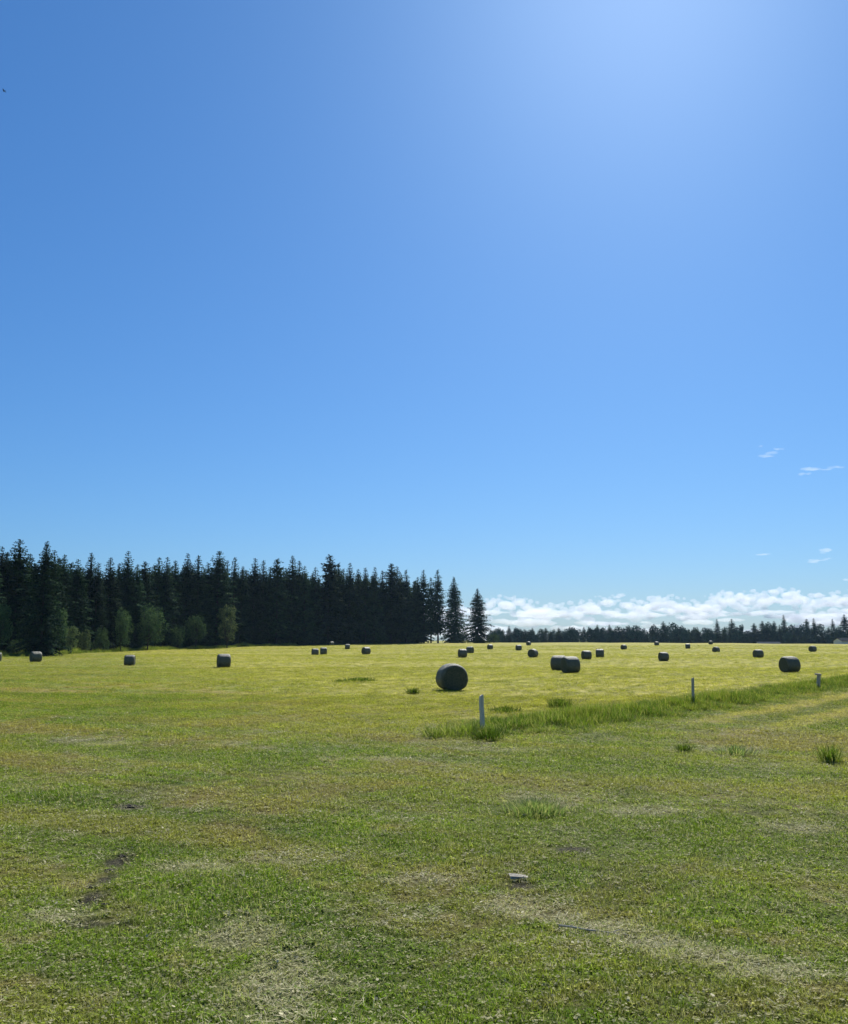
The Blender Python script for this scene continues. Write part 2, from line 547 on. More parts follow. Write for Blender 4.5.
# loose dry clippings left by the mower: flat pale stalks in clumps and thin trails
def clippings():
    m, t, out = material('dry_clippings')
    rnd = t.n('ShaderNodeAttribute', attribute_name='rnd').outputs['Fac']
    col = t.mix(rnd, (.240, .225, .110), (.500, .460, .290))
    col = t.mix(t.math('LESS_THAN', t.math('FRACT', t.math('MULTIPLY', rnd, 17.0)), .25), col, (.17, .22, .05))
    t.put(out.inputs[0], principled(t, col, .8, .04))
    meshes = [tuft_mesh(f'clip{k}', 24, .13, .03, .10, .0055, 1.3, 1.0, 4, 2) for k in range(4)]
    coll = tuft_collection('clipping_tufts', meshes, m)
    xs, ys = [], []
    for (cx, cy, rx, ry) in PALE:
        n = int(min(70, 14 + 26 * rx * ry))
        k = 9
        ox = rng.normal(0, .55, k) * rx; oy = rng.normal(0, .6, k) * ry      # little heaps inside the patch
        w = rng.integers(0, k, n)
        xs.append(cx + ox[w] + rng.normal(0, .30, n) * rx); ys.append(cy + oy[w] + rng.normal(0, .30, n) * ry)
    # thin scatter and small heaps everywhere near
    n = 1500
    hx, hy = wedge(130, 5, 34); w = rng.integers(0, 130, n)
    xs.append(hx[w] + rng.normal(0, .28, n) * (1 + hy[w] / 25)); ys.append(hy[w] + rng.normal(0, .16, n) * (1 + hy[w] / 25))
    fx, fy = wedge(2200, 5, 30); xs.append(fx); ys.append(fy)
    xs, ys = np.concatenate(xs), np.concatenate(ys)
    ok = ys > 4.5; xs, ys = xs[ok], ys[ok]
    o = scatter('hay_clippings', xs, ys, rng.uniform(.5, 1.15, len(xs)) * (1 + ys / 50), coll, m, 4, .08, rng.uniform(.7, 1.2, len(xs)))
    o.location.z = .012
    tag(o, 'pale dry grass clippings lying in patches on the mown meadow', 'clippings', kind='stuff')
clippings()


# ------------------------------------------------------------------ weeds, sticks
def weed(px, py, hm, wm, n, mat, label, lean=.5):
    x, y = ground_at(px, py)
    me = tuft_mesh('weed_clump', int(n * 3), wm * .45, hm * .45, hm * 1.1, max(.008, y * .0005), lean, .0, 0, 3, True)
    o = link('weed_clump', me, mat)
    o.location = (x, y, float(g(x, y)))
    tag(o, label, 'weed', 'weed clumps standing out of the mown grass')
    return o
weed(487, 740, .42, 1.0, 260, M_WEED, 'bushy dark green weed clump around the foot of the pale fence post')
weed(560, 708, .50, 1.1, 240, M_WEED, 'dark green weed clump behind the tall grass, right of the pale post')
weed(830, 763, .50, .60, 130, M_TALL, 'upright dark grass tuft alone near the right edge of the picture', .25)
weed(684, 752, .26, .5, 90, M_WEED, 'small low weed clump in the mown grass below the thin post')
weed(735, 755, .28, 1.2, 160, M_WEED_PALE, 'pale dry flattened weed clump between two darker tufts')
weed(535, 814, .26, 1.15, 620, M_WEED_PALE, 'grey green weed clump in the open meadow nearest the camera')
weed(413, 694, .40, .7, 120, M_WEED, 'small dark weed clump left of the big round bale')
weed(360, 681, .30, 2.6, 300, M_WEED, 'long low dark strip of weeds left of the big round bale', .6)
weed(505, 712, .30, 1.6, 200, M_WEED, 'low dark weed line just behind the pale fence post', .6)
weed(340, 682, .22, 1.2, 90, M_WEED, 'small end tuft at the left of the long low weed strip', .6)


def wood_material(name, c1, c2):
    m, t, out = material(name)
    tc = t.n('ShaderNodeTexCoord').outputs['Object']
    mp = t.n('ShaderNodeMapping'); t.put(mp.inputs[0], tc); mp.inputs['Scale'].default_value = (22, 22, 1.6)
    n = t.noise(mp.outputs[0], 1.5, 6, .7); n2 = t.noise(tc, 5, 4)
    c = t.mix(t.smooth(n, .35, .68), c1, c2)
    c = t.mix(t.smooth(n2, .55, .75, 0, .5), c, (c1[0] * .6, c1[1] * .65, c1[2] * .55))
    t.put(out.inputs[0], principled(t, c, .85, .2, bump(t, n, .6, .01)))
    return m
M_POST = wood_material('weathered_pale_wood', (.46, .40, .30), (.74, .66, .52))
M_BOARD = wood_material('dirty_pale_board', (.20, .18, .14), (.42, .39, .32))
M_POST2 = wood_material('grey_brown_wood', (.32, .28, .21), (.56, .50, .38))


def post_mesh(w, h, seed, d=None):
    """squared weathered post with worn, slightly split top"""
    r = random.Random(seed); d = d or w
    V, Fc = [], []
    prof = [(-.5, -.35), (-.35, -.5), (.35, -.5), (.5, -.35), (.5, .35), (.35, .5), (-.35, .5), (-.5, .35)]
    lv = [-.3, 0, .25 * h, .5 * h, .75 * h, .96 * h, h]
    for i, z in enumerate(lv):
        k = 1.05 - .1 * i / 6 - (.12 if i == 6 else 0)
        ox, oy = r.uniform(-.006, .006), r.uniform(-.006, .006)
        for (a, b) in prof:
            zz = z + (r.uniform(-.03, .02) + a * .06 if i >= 5 else 0)
            V.append((a * w * k + ox + r.uniform(-.003, .003), b * d * k + oy + r.uniform(-.003, .003), zz))
        if i:
            for q in range(8):
                q2 = (q + 1) % 8
                Fc.append(((i - 1) * 8 + q, (i - 1) * 8 + q2, i * 8 + q2, i * 8 + q))
    V.append((0, 0, h - .01)); c = len(V) - 1; m = 48
    for q in range(8): Fc.append((m + q, m + (q + 1) % 8, c))
    return V, Fc


def fence_post(px, base_row, top_row, w, mat, label, lean=(0, 0), cross=False, seed=1):
    x, y = ground_at(px, base_row); z = float(g(x, y))
    h = height_for(px, top_row, y, z)
    root = empty('fence_post', (x, y, z), .35)
    root.rotation_euler = (lean[0], lean[1], .25)
    V, Fc = post_mesh(w, h, seed)
    p = link('post', mesh_of('post', V, Fc), mat, root)
    if cross:
        v, f = tube([(-.30, 0, 0), (-.02, .01, .005), (.10, 0, -.01)], [.05, .062, .05], 7)
        c = link('crosspiece', mesh_of('crosspiece', v, f), mat, root); c.location = (0, -w * .35, h - .05)
    else:
        # two staples left on the wood where a wire once ran
        for zz in (h * .8, h * .5):
            v, f = tube([(-.012, -w * .52, zz), (-.012, -w * .52 - .02, zz), (.012, -w * .52 - .02, zz), (.012, -w * .52, zz)], [.003] * 4, 5)
            link('staple', mesh_of('staple', v, f), M_METAL, root)
    tag(root, label, 'fence post', 'old fence posts along the tall grass')
    return root


M_METAL, _t, _o = material('rusty_wire')
_t.put(_o.inputs[0], principled(_t, _t.mix(_t.noise(_t.n('ShaderNodeTexCoord').outputs['Object'], 40), (.10, .06, .04), (.25, .22, .2)), .55, .5))
fence_post(482.5, 734, 695, .125, M_POST, 'pale weathered wooden fence post nearest the camera, rising from weeds', (0, rad(-1.5)), seed=3)
fence_post(693.5, 707, 678, .10, M_POST2, 'thin grey fence post standing alone in the middle of the tall grass', (0, rad(1)), seed=5)
fence_post(818, 690, 673.5, .17, M_POST2, 'short leaning fence post with a crosspiece on top', (rad(2), rad(7)), True, seed=8)


def stick(px, py, length, thick, mat, label, rz, flat=False):
    x, y = ground_at(px, py)
    r = random.Random(px)
    if flat:
        bm = bmesh.new(); bmesh.ops.create_cube(bm, size=1)
        for v in bm.verts:
            v.co.x *= length * (1 + .06 * v.co.y); v.co.y *= thick * 2.4; v.co.z *= thick * .6
            v.co += Vector((r.uniform(-.01, .01), r.uniform(-.01, .01), r.uniform(-.006, .006)))
        bmesh.ops.subdivide_edges(bm, edges=bm.edges[:], cuts=2)
        for v in bm.verts: v.co += Vector((0, r.uniform(-.006, .006), r.uniform(-.004, .004)))
        me = bpy.data.meshes.new('broken_board'); bm.to_mesh(me); bm.free(); nm = 'broken_board'; cat = 'board'
    else:
        pts = [Vector((length * (i / 6 - .5), r.uniform(-.03, .03), r.uniform(-.01, .012))) for i in range(7)]
        v, f = tube(pts, [thick * (1.0 - .08 * i) for i in range(7)], 7)
        v2, f2 = tube([pts[4], pts[4] + Vector((.07, .06, .02)), pts[4] + Vector((.15, .09, .015))], [thick * .6, thick * .4, thick * .2], 6)
        V, Fc = merge((v, f), (v2, f2)); me = mesh_of('stick', V, Fc); nm = 'stick'; cat = 'stick'
    o = link(nm, me, mat)
    o.location = (x, y, float(g(x, y)) + (.045 if flat else .03)); o.rotation_euler = (rad(12 if flat else 0), rad(4), rz)
    tag(o, label, cat)
stick(519, 881, .22, .03, M_BOARD, 'short pale broken board lying alone in the near meadow', rad(6), True)
stick(598, 935, .75, .012, M_POST2, 'long thin dark stick lying in the near grass by the dry patch', rad(-14))


# clods in the bare patch: small lumps, individually countable at the near left
M_CLOD, _t, _o = material('dark_soil')
_p = _t.n('ShaderNodeTexCoord').outputs['Object']
_n = _t.noise(_p, 30, 5, .7)
_t.put(_o.inputs[0], principled(_t, _t.mix(_n, (.020, .018, .015), (.085, .075, .062)), .95, .1, bump(_t, _n, 1, .02)))
def clod(px, py, r, label):
    x, y = ground_at(px, py)
    bm = bmesh.new(); bmesh.ops.create_icosphere(bm, subdivisions=3, radius=r)
    sd = Vector((px, py, 0))
    for v in bm.verts:
        n = mnoise.fractal(v.co / r * 1.3 + sd, .8, 2.1, 4)
        v.co *= 1 + .45 * n
        v.co.z *= .5; v.co.x *= 1.5
    me = bpy.data.meshes.new('soil_clod'); bm.to_mesh(me); bm.free()
    r *= 1.0
    o = link('soil_clod', me, M_CLOD); o.location = (x, y, float(g(x, y)) + r * .12); o.rotation_euler = (0, 0, random.uniform(-.5, .5))
    tag(o, label, 'soil clod', 'dark clods of earth in the near meadow')
clod(122, 857, .04, 'dark earth clod at the far end of the bare rut')
clod(110, 872, .05, 'dark earth clod in the middle of the bare rut, the widest one')
clod(92, 888, .04, 'dark earth clod at the near end of the bare rut')
clod(104, 906, .035, 'small dark earth clod just in front of the bare rut')
clod(131, 808, .07, 'flat dark earth lump alone in the meadow beyond the bare rut')


# ------------------------------------------------------------------ round bales
def bale_materials():
    m, t, out = material('net_wrap')
    tc = t.n('ShaderNodeTexCoord').outputs['Object']
    mp = t.n('ShaderNodeMapping'); t.put(mp.inputs[0], tc); mp.inputs['Scale'].default_value = (60, 6, 6)
    n = t.noise(mp.outputs[0], 1.0, 5, .7); n2 = t.noise(tc, 3, 4); n3 = t.noise(tc, 60, 3, .7)
    c = t.mix(t.smooth(n, .3, .7), (.052, .060, .036), (.145, .145, .095))
    c = t.mix(t.smooth(n2, .5, .7, 0, .6), c, (.062, .070, .050))
    c = t.mix(t.smooth(n3, .55, .7, 0, .5), c, (.30, .285, .20))
    t.put(out.inputs[0], principled(t, c, .55, .30, bump(t, t.math('ADD', n, n3), .9, .03)))
    m2, t, out = material('baled_hay')
    tc = t.n('ShaderNodeTexCoord').outputs['Object']
    sp = t.n('ShaderNodeSeparateXYZ'); t.put(sp.inputs[0], tc)
    rr = t.math('SQRT', t.math('ADD', t.math('POWER', sp.outputs[1], 2.0), t.math('POWER', sp.outputs[2], 2.0)))
    ang = t.math('ARCTAN2', sp.outputs[1], sp.outputs[2])
    n = t.noise(tc, 14, 6, .75); n2 = t.noise(tc, 70, 3, .7)
    w = t.math('SINE', t.math('ADD', t.math('ADD', t.math('MULTIPLY', rr, 90.0), ang), t.math('MULTIPLY', n, 8.0)))
    h = t.math('ADD', t.math('MULTIPLY', w, .25), t.math('ADD', n, n2))
    c = t.mix(t.smooth(n, .3, .7), (.046, .058, .040), (.130, .135, .088))
    c = t.mix(t.smooth(w, .0, 1.0, 0, .35), c, (.040, .047, .03))
    c = t.mix(t.smooth(n2, .58, .75, 0, .6), c, (.21, .20, .14))
    t.put(out.inputs[0], principled(t, c, .9, .15, bump(t, h, .8, .03)))
    return m, m2
M_NET, M_HAY = bale_materials()
BR, BL = .70, 1.22


def make_bale(detail=True):
    """axis along local X, base at z = 0"""
    N = 72 if detail else 40
    def squash(v):
        z = v.z
        if z < -.60 * BR * 1.0:
            z = -.60 * BR + (z + .60 * BR) * .72
        return Vector((v.x, v.y * (1 + .03 * (z < 0)), z))
    def rad_at(a, u):
        return BR * (1 + .018 * mnoise.noise(Vector((math.cos(a) * 2, math.sin(a) * 2, u * 3))) + .006 * math.sin(9 * u + a))
    # net: curved side and the rounded shoulders
    us = [(-.5, .82), (-.488, .885), (-.455, .94), (-.41, .975)] + [(-.36 + .72 * i / 10, 1.0) for i in range(11)] + [(.41, .975), (.455, .94), (.488, .885), (.5, .82)]
    V, Fc = [], []
    for i, (u, k) in enumerate(us):
        bul = 1 + .02 * math.cos(u * PI)
        for q in range(N):
            a = 2 * PI * q / N; r = rad_at(a, u) * k * bul
            V.append(squash(Vector((u * BL, r * math.sin(a), r * math.cos(a)))))
        if i:
            for q in range(N):
                q2 = (q + 1) % N
                Fc.append(((i - 1) * N + q, i * N + q, i * N + q2, (i - 1) * N + q2))
    dz = min(v.z for v in V)
    net = mesh_of('net_wrap', [v - Vector((0, 0, dz)) for v in V], Fc, True)
    faces = []
    for sgn in (-1, 1):
        V, Fc = [], []
        rings = [  .84, .76, .7, .6, .5, .4, .3, .2, .1]
        for i, k in enumerate(rings):
            for q in range(N):
                a = 2 * PI * q / N; r = rad_at(a, sgn * .5) * k
                xb = .5 * BL + .012 * mnoise.noise(Vector((r * math.sin(a) * 7, r * math.cos(a) * 7, sgn * 5))) + .05 * (1 - k) ** .8 - .012
                V.append(squash(Vector((sgn * xb, r * math.sin(a), r * math.cos(a)))))
            if i:
                for q in range(N):
                    q2 = (q + 1) % N
                    Fc.append(((i - 1) * N + q, i * N + q, i * N + q2, (i - 1) * N + q2) if sgn < 0 else
                              ((i - 1) * N + q, (i - 1) * N + q2, i * N + q2, i * N + q))
        m = (len(rings) - 1) * N
        Fc.append(tuple(range(m, m + N)) if sgn > 0 else tuple(range(m + N - 1, m - 1, -1)))
        # loose stalks sticking out of the end
        for j in range(260 if detail else 60):
            a = random.uniform(0, 2 * PI); r = BR * .9 * math.sqrt(random.random())
            p = squash(Vector((sgn * (.5 * BL + .02), r * math.sin(a), r * math.cos(a))))
            d = Vector((sgn * random.uniform(.1, .8), random.uniform(-1, 1), random.uniform(-1, 1))).normalized() * random.uniform(.04, .12)
            s = d.orthogonal().normalized() * .004
            o = len(V); V += [p - s, p + s, p + d]; Fc.append((o, o + 1, o + 2))
        faces.append(mesh_of('hay_face', [v - Vector((0, 0, dz)) for v in V], Fc, False))
    root = empty('hay_bale', (0, 0, 0))
    link('net_wrap', net, M_NET, root)
    for f in faces: link('hay_face', f, M_HAY, root)
    return root, max(v.co.z for v in net.vertices)


bale0, BH = make_bale()
bale_far, _ = make_bale(False)
# px, bottom row, height px, turn of the axis (deg from the picture plane), label
BALES = [
 (452, 690.5, 26.5, 75, 'largest round hay bale, nearest the camera, turned end-on to it'),
 (570.5, 673, 16.5, 14, 'front bale of the overlapping pair right of the biggest bale'),
 (559.5, 670.5, 15, -30, 'rear bale of the overlapping pair, half hidden by its neighbour'),
 (790, 672.5, 16, 12, 'large round bale seen side-on near the right edge, behind the post with a crosspiece'),
 (223.5, 667.5, 13.5, 20, 'round bale standing alone below the pale little tree at the forest edge'),
 (129.5, 665.5, 10, 10, 'round bale on the left in front of the largest rounded leafy tree'),
 (35.5, 662, 10.5, 40, 'round bale at the foot of the widest dark conifer on the far left'),
 (-3.2, 661, 7, 20, 'round bale cut off by the left edge of the picture'),
 (586.5, 659.5, 9, 10, 'left one of two like bales side by side just right of the overlapping pair'),
 (600, 657.5, 8.5, -14, 'right one of two like bales side by side just right of the overlapping pair'),
 (533, 657.5, 8.5, 55, 'bale alone between the lone conifer and the overlapping pair, with bright top'),
 (462.5, 657.5, 8.5, 12, 'bale just above the biggest bale, the nearer of two close together'),
 (470, 653.5, 7, -25, 'bale just above the biggest bale, the farther of two close together'),
 (366, 654.5, 7.5, 35, 'single bale to the right of the two touching bales before the forest'),
 (323.5, 654.5, 7, 12, 'right one of two touching bales in front of the dark forest'),
 (315, 655.5, 7, 16, 'left one of two touching bales in front of the dark forest'),
 (347.5, 647.5, 5, 10, 'far bale in the shade at the forest foot, right of the two touching bales'),
 (331.7, 645.5, 4, 30, 'tiny far bale at the forest foot directly above the two touching bales'),
 (490, 648, 5, 25, 'small far bale at the foot of the lone conifer'),
 (518.5, 650, 5.5, 15, 'small far bale first to the right of the one under the lone conifer'),
 (528.5, 645, 4, 50, 'tiny pale bale on the field\'s crest behind the bale with bright top'),
 (623.5, 650.5, 5, 30, 'small far bale right of the two like bales, near the treeline'),
 (656.5, 648.5, 4, 10, 'tiny far bale directly above the mid-sized bale before the rounded far trees'),
 (663.7, 661, 8.5, 8, 'mid-sized bale in front of the rounded far trees'),
 (687.5, 649.5, 5, -15, 'small far bale to the right of the rounded far trees'),
 (710.5, 646.5, 3.6, 10, 'tiny far bale under the narrow far spires, upper of two'),
 (715.5, 652, 6, 40, 'small bale under the narrow far spires, lower of two'),
 (758.4, 658, 8.5, 10, 'mid-sized bale to the left above the large side-on right bale'),
 (812, 651, 6, 25, 'small far bale to the right above the large side-on right bale'),
]
first = True
for i, (px, row, hp, ang, lab) in enumerate(BALES):
    if row >= 653:
        x, y = ground_at(px, row)
        hm = min(max(hp * y / F, 1.2), 1.75)
    else:
        y = 1.42 * F / hp
        # keep to the visible side of the crest
        y = min(y, 372)
        x = ray(px, 640).x * y; hm = hp * y / F
    s = hm / BH
    src = bale0 if y < 130 else bale_far
    if i == 0: b = bale0; b.scale = (s, s, s)
    elif src is bale_far and first: b = bale_far; b.scale = (s, s, s); first = False
    else: b = dup(src, (0, 0, 0), 0, (s, s, s))
    b.location = (x, y, float(g(x, y)) - .03)
    b.rotation_euler = (0, 0, -rad(ang) if i == 0 else rad(ang))
    tag(b, lab, 'hay bale', 'round bales lying across the hay field')
    print('bale', i, round(y, 1), 'h', round(hm, 2), 'row', round(640 + (EYE - float(g(x, y))) * F / y, 1), 'want', row)


# ------------------------------------------------------------------ trees
def foliage_material(name, c1, c2, trans=.2, rough=.55):
    m, t, out = material(name)
    pos = t.n('ShaderNodeNewGeometry').outputs['Position']
    oi = t.n('ShaderNodeObjectInfo')
    n = t.noise(pos, .5, 4, .6); n2 = t.noise(pos, 3.0, 2)
    c = t.mix(t.smooth(n, .35, .65), c1, c2)
    v = t.math('ADD', t.math('MULTIPLY', oi.outputs['Random'], .9), t.math('ADD', t.math('MULTIPLY', n2, .6), .25))
    cv = t.n('ShaderNodeCombineXYZ')
    for i in range(3): t.put(cv.inputs[i], v)
    c = t.mix(1.0, c, cv.outputs[0], 'MULTIPLY')
    tr = t.n('ShaderNodeBsdfTranslucent'); t.put(tr.inputs[0], c)
    ms = t.n('ShaderNodeMixShader'); ms.inputs[0].default_value = trans
    t.put(ms.inputs[1], principled(t, c, .85, .04)); t.put(ms.inputs[2], tr.outputs[0])
    t.put(out.inputs[0], ms.outputs[0])
    return m
M_NEEDLE = foliage_material('conifer_needles', (.007, .026, .016), (.028, .064, .022), .16)
M_LEAF = foliage_material('broad_leaves', (.026, .060, .024), (.078, .128, .044), .32)
M_LEAF_PALE = foliage_material('pale_broad_leaves', (.075, .120, .046), (.165, .215, .082), .38)
M_LEAF_DARK = foliage_material('dark_broad_leaves', (.008, .028, .024), (.020, .050, .038), .12)
M_BARK = wood_material('bark', (.016, .015, .014), (.045, .041, .036))


def leaf_quad(V, Fc, p, d, length, width, up=None):
    d = d.normalized()
    s = d.cross(up or Vector((random.uniform(-1, 1), random.uniform(-1, 1), random.uniform(-1, 1))))
    if s.length < 1e-4: s = d.orthogonal()
    s = s.normalized() * width * .5
    o = len(V)
    V += [p, p + d * length * .45 + s, p + d * length, p + d * length * .5 - s]
    Fc.append((o, o + 1, o + 2, o + 3))


def conifer(name, Ht, R, start, shape, ragged, seed):
    """trunk and a crown of drooping boughs made of many needle sprays; base at the origin"""
    random.seed(seed)
    lean = random.uniform(-.012, .012)
    pts = [(lean * z * z / Ht, 0, z) for z in np.linspace(-.4, Ht * .97, 9)]
    tr = tube(pts, [max(.02, Ht * .013 * (1 - .97 * i / 8)) for i in range(9)], 8)
    V, Fc = [], []
    z = Ht * start
    gap_a = random.uniform(0, 2 * PI)
    while z < Ht * .985:
        f = (z / Ht - start) / (1 - start)
        prof = (1 - f ** 1.5) ** (shape * 1.15) * min(1, .55 + f * 3.5)
        r0 = R * prof
        nb = (8 if f < .8 else 5) + (2 if R > 5 else 0)
        off = random.uniform(0, 2 * PI)
        whorl = random.uniform(1 - ragged, 1 + ragged * .6)
        for b in range(nb):
            a = off + 2 * PI * b / nb + random.uniform(-.3, .3)
            L = max(.34 + .3 * (1 - f), r0 * whorl * random.uniform(1 - ragged, 1 + ragged * .5))
            if random.random() < ragged * .30: continue
            rise = .55 * f - .28 + random.uniform(-.12, .12)          # low boughs droop, high ones rise
            dirv = Vector((math.cos(a), math.sin(a), rise)).normalized()
            base = Vector((lean * z * z / Ht, 0, z + random.uniform(-.2, .2)))
            steps = max(2, int(L / .34))
            for s in range(steps + 1):
                u = (s + random.uniform(0, .8)) / (steps + .5)
                if u < .12 and f < .7: continue
                p = base + dirv * (L * u) + Vector((0, 0, -.10 * L * u * u))
                w = .58 * (1 - .45 * u) * (.25 + .85 * min(1, r0 / 2.2))
                for sd in (-1, 1):
                    sw = Vector((-math.sin(a), math.cos(a), 0)) * sd
                    d = dirv * .75 + sw * random.uniform(.35, 1.0) + Vector((0, 0, random.uniform(-.75, .1)))
                    leaf_quad(V, Fc, p, d, random.uniform(.55, 1.0) * (.22 + .75 * min(1, r0 / 2)), w, Vector((random.uniform(-.4, .4), random.uniform(-.4, .4), 1)))
                if s % 2 == 0:
                    leaf_quad(V, Fc, p, Vector((random.uniform(-.4, .4), random.uniform(-.4, .4), -1)), random.uniform(.4, .9) * (.2 + .8 * min(1, r0 / 1.6)), w * .8)
            leaf_quad(V, Fc, base + dirv * L * .92 + Vector((0, 0, -.10 * L)), dirv + Vector((0, 0, .15)), .15 + .4 * min(1, r0 / 2), .28)
        z += random.uniform(.34, .56) * (1.0 if f < .75 else .8)
    for k in range(10):
        leaf_quad(V, Fc, Vector((lean * Ht, 0, Ht * .965 + random.uniform(0, .3))), Vector((random.uniform(-.25, .25), random.uniform(-.25, .25), 1)), random.uniform(.2, .5), .16)
    return (mesh_of('trunk', *tr, True), mesh_of('crown', V, Fc), Ht)


def broadleaf(name, Ht, R, seed, trunk_h=.25, leaf=.36, n=2600, clumps=26):
    random.seed(seed)
    parts = []
    tp = [(0, 0, -.3), (.05, 0, Ht * trunk_h * .6), (.0, .06, Ht * trunk_h * 1.2), (.1, 0, Ht * .6)]
    parts.append(tube(tp, [Ht * .022, Ht * .018, Ht * .014, Ht * .006], 8))
    cs = []
    for i in range(clumps):
        f = (i + .5) / clumps
        zc = Ht * (trunk_h + (1 - trunk_h) * (.12 + .76 * f))
        prof = math.sin(PI * min(.97, .18 + .75 * f)) ** .7
        a = i * 2.4 + random.uniform(-.5, .5); q = R * prof * random.uniform(.2, 1.0)
        c = Vector((q * math.cos(a), q * math.sin(a), zc)); rr = R * random.uniform(.18, .36) * (.6 + .5 * prof)
        cs.append((c, rr))
        parts.append(tube([(0.03, 0, Ht * trunk_h * random.uniform(.8, 1.8)), (c.x * .5, c.y * .5, (zc + Ht * trunk_h) * .5), c], [Ht * .009, Ht * .006, Ht * .002], 5))
    V, Fc = [], []
    wts = [rr ** 2 for _, rr in cs]
    for k in range(n):
        c, rr = random.choices(cs, wts)[0]
        d = Vector((random.gauss(0, 1), random.gauss(0, 1), random.gauss(0, .85))).normalized()
        p = c + d * rr * random.uniform(.45, 1.08) ** .7
        if p.z < .05: continue
        leaf_quad(V, Fc, p, d * .6 + Vector((random.uniform(-1, 1), random.uniform(-1, 1), random.uniform(-.9, .5))), leaf * random.uniform(.7, 1.5), leaf * random.uniform(.5, .9))
    return (mesh_of('trunk', *merge(*parts), True), mesh_of('crown', V, Fc), sorted(v.z for v in V)[int(len(V) * .985)])


PROTO = {}
def proto(key, data, leafmat, name):
    PROTO[key] = (data[0], data[1], data[2], leafmat, name)
proto('spire1', conifer('s1', 25, 4.7, .03, .82, .32, 1), M_NEEDLE, 'conifer_tree')
proto('spire2', conifer('s2', 25, 4.3, .05, .74, .36, 2), M_NEEDLE, 'conifer_tree')
proto('narrow1', conifer('n1', 25, 3.5, .06, .70, .38, 3), M_NEEDLE, 'conifer_tree')
proto('narrow2', conifer('n2', 25, 3.2, .16, .60, .42, 4), M_NEEDLE, 'conifer_tree')
proto('broad1', conifer('b1', 25, 5.0, .08, .60, .40, 5), M_NEEDLE, 'conifer_tree')
proto('broad2', conifer('b2', 25, 4.8, .14, .48, .46, 6), M_NEEDLE, 'conifer_tree')
proto('cone', conifer('c1', 25, 6.2, .02, .82, .34, 7), M_NEEDLE, 'conifer_tree')
proto('skirted', conifer('k1', 25, 4.2, .005, .8, .30, 8), M_NEEDLE, 'conifer_tree')
proto('leafy1', broadleaf('l1', 10, 4.0, 21, .14), M_LEAF, 'leafy_tree')
proto('leafy2', broadleaf('l2', 10, 3.4, 22, .20), M_LEAF, 'leafy_tree')
proto('leafy3', broadleaf('l3', 10, 2.9, 23, .12, .34, 1700, 20), M_LEAF_PALE, 'leafy_tree')
proto('bush1', broadleaf('u1', 5, 2.8, 24, .03, .30, 1600, 18), M_LEAF, 'bush')
proto('bush2', broadleaf('u2', 5, 2.5, 25, .03, .30, 1400, 16), M_LEAF_PALE, 'bush')
proto('far_leafy1', broadleaf('f1', 10, 4.0, 31, .06, .5, 2200), M_LEAF_DARK, 'leafy_tree')
proto('far_leafy2', broadleaf('f2', 10, 3.5, 32, .08, .5, 2000), M_LEAF_DARK, 'leafy_tree')
random.seed(99)
_made = {}


def plant(key, x, y, h, label, cat, group, sx=1.0, rz=None, sink=.1):
    trunk, crown, Ht, mat, name = PROTO[key]
    s = h / Ht
    rz = random.uniform(0, 2 * PI) if rz is None else rz
    if key in _made:
        o = dup(_made[key], (x, y, float(g(x, y)) - sink), rz, (s * sx, s * sx, s))
    else:
        o = empty(name, (x, y, float(g(x, y)) - sink), rz); o.scale = (s * sx, s * sx, s)
        link('trunk', trunk, M_BARK, o)
        if not crown.materials: crown.materials.append(mat)
        link('crown', crown, mat, o)
        _made[key] = o
    tag(o, label, cat, group)
    return o


# the forest edge, drawn from the left to the lone conifer
EDGE_PX = [-120, 0, 60, 100, 160, 220, 330, 420, 480]
EDGE_D = [150, 162, 182, 200, 240, 270, 320, 360, 385]
def edge_depth(px): return float(np.interp(px, EDGE_PX, EDGE_D))
ORD = ['first', 'second', 'third', 'fourth', 'fifth', 'sixth', 'seventh', 'eighth', 'ninth', 'tenth', 'eleventh', 'twelfth', 'thirteenth', 'fourteenth', 'fifteenth']
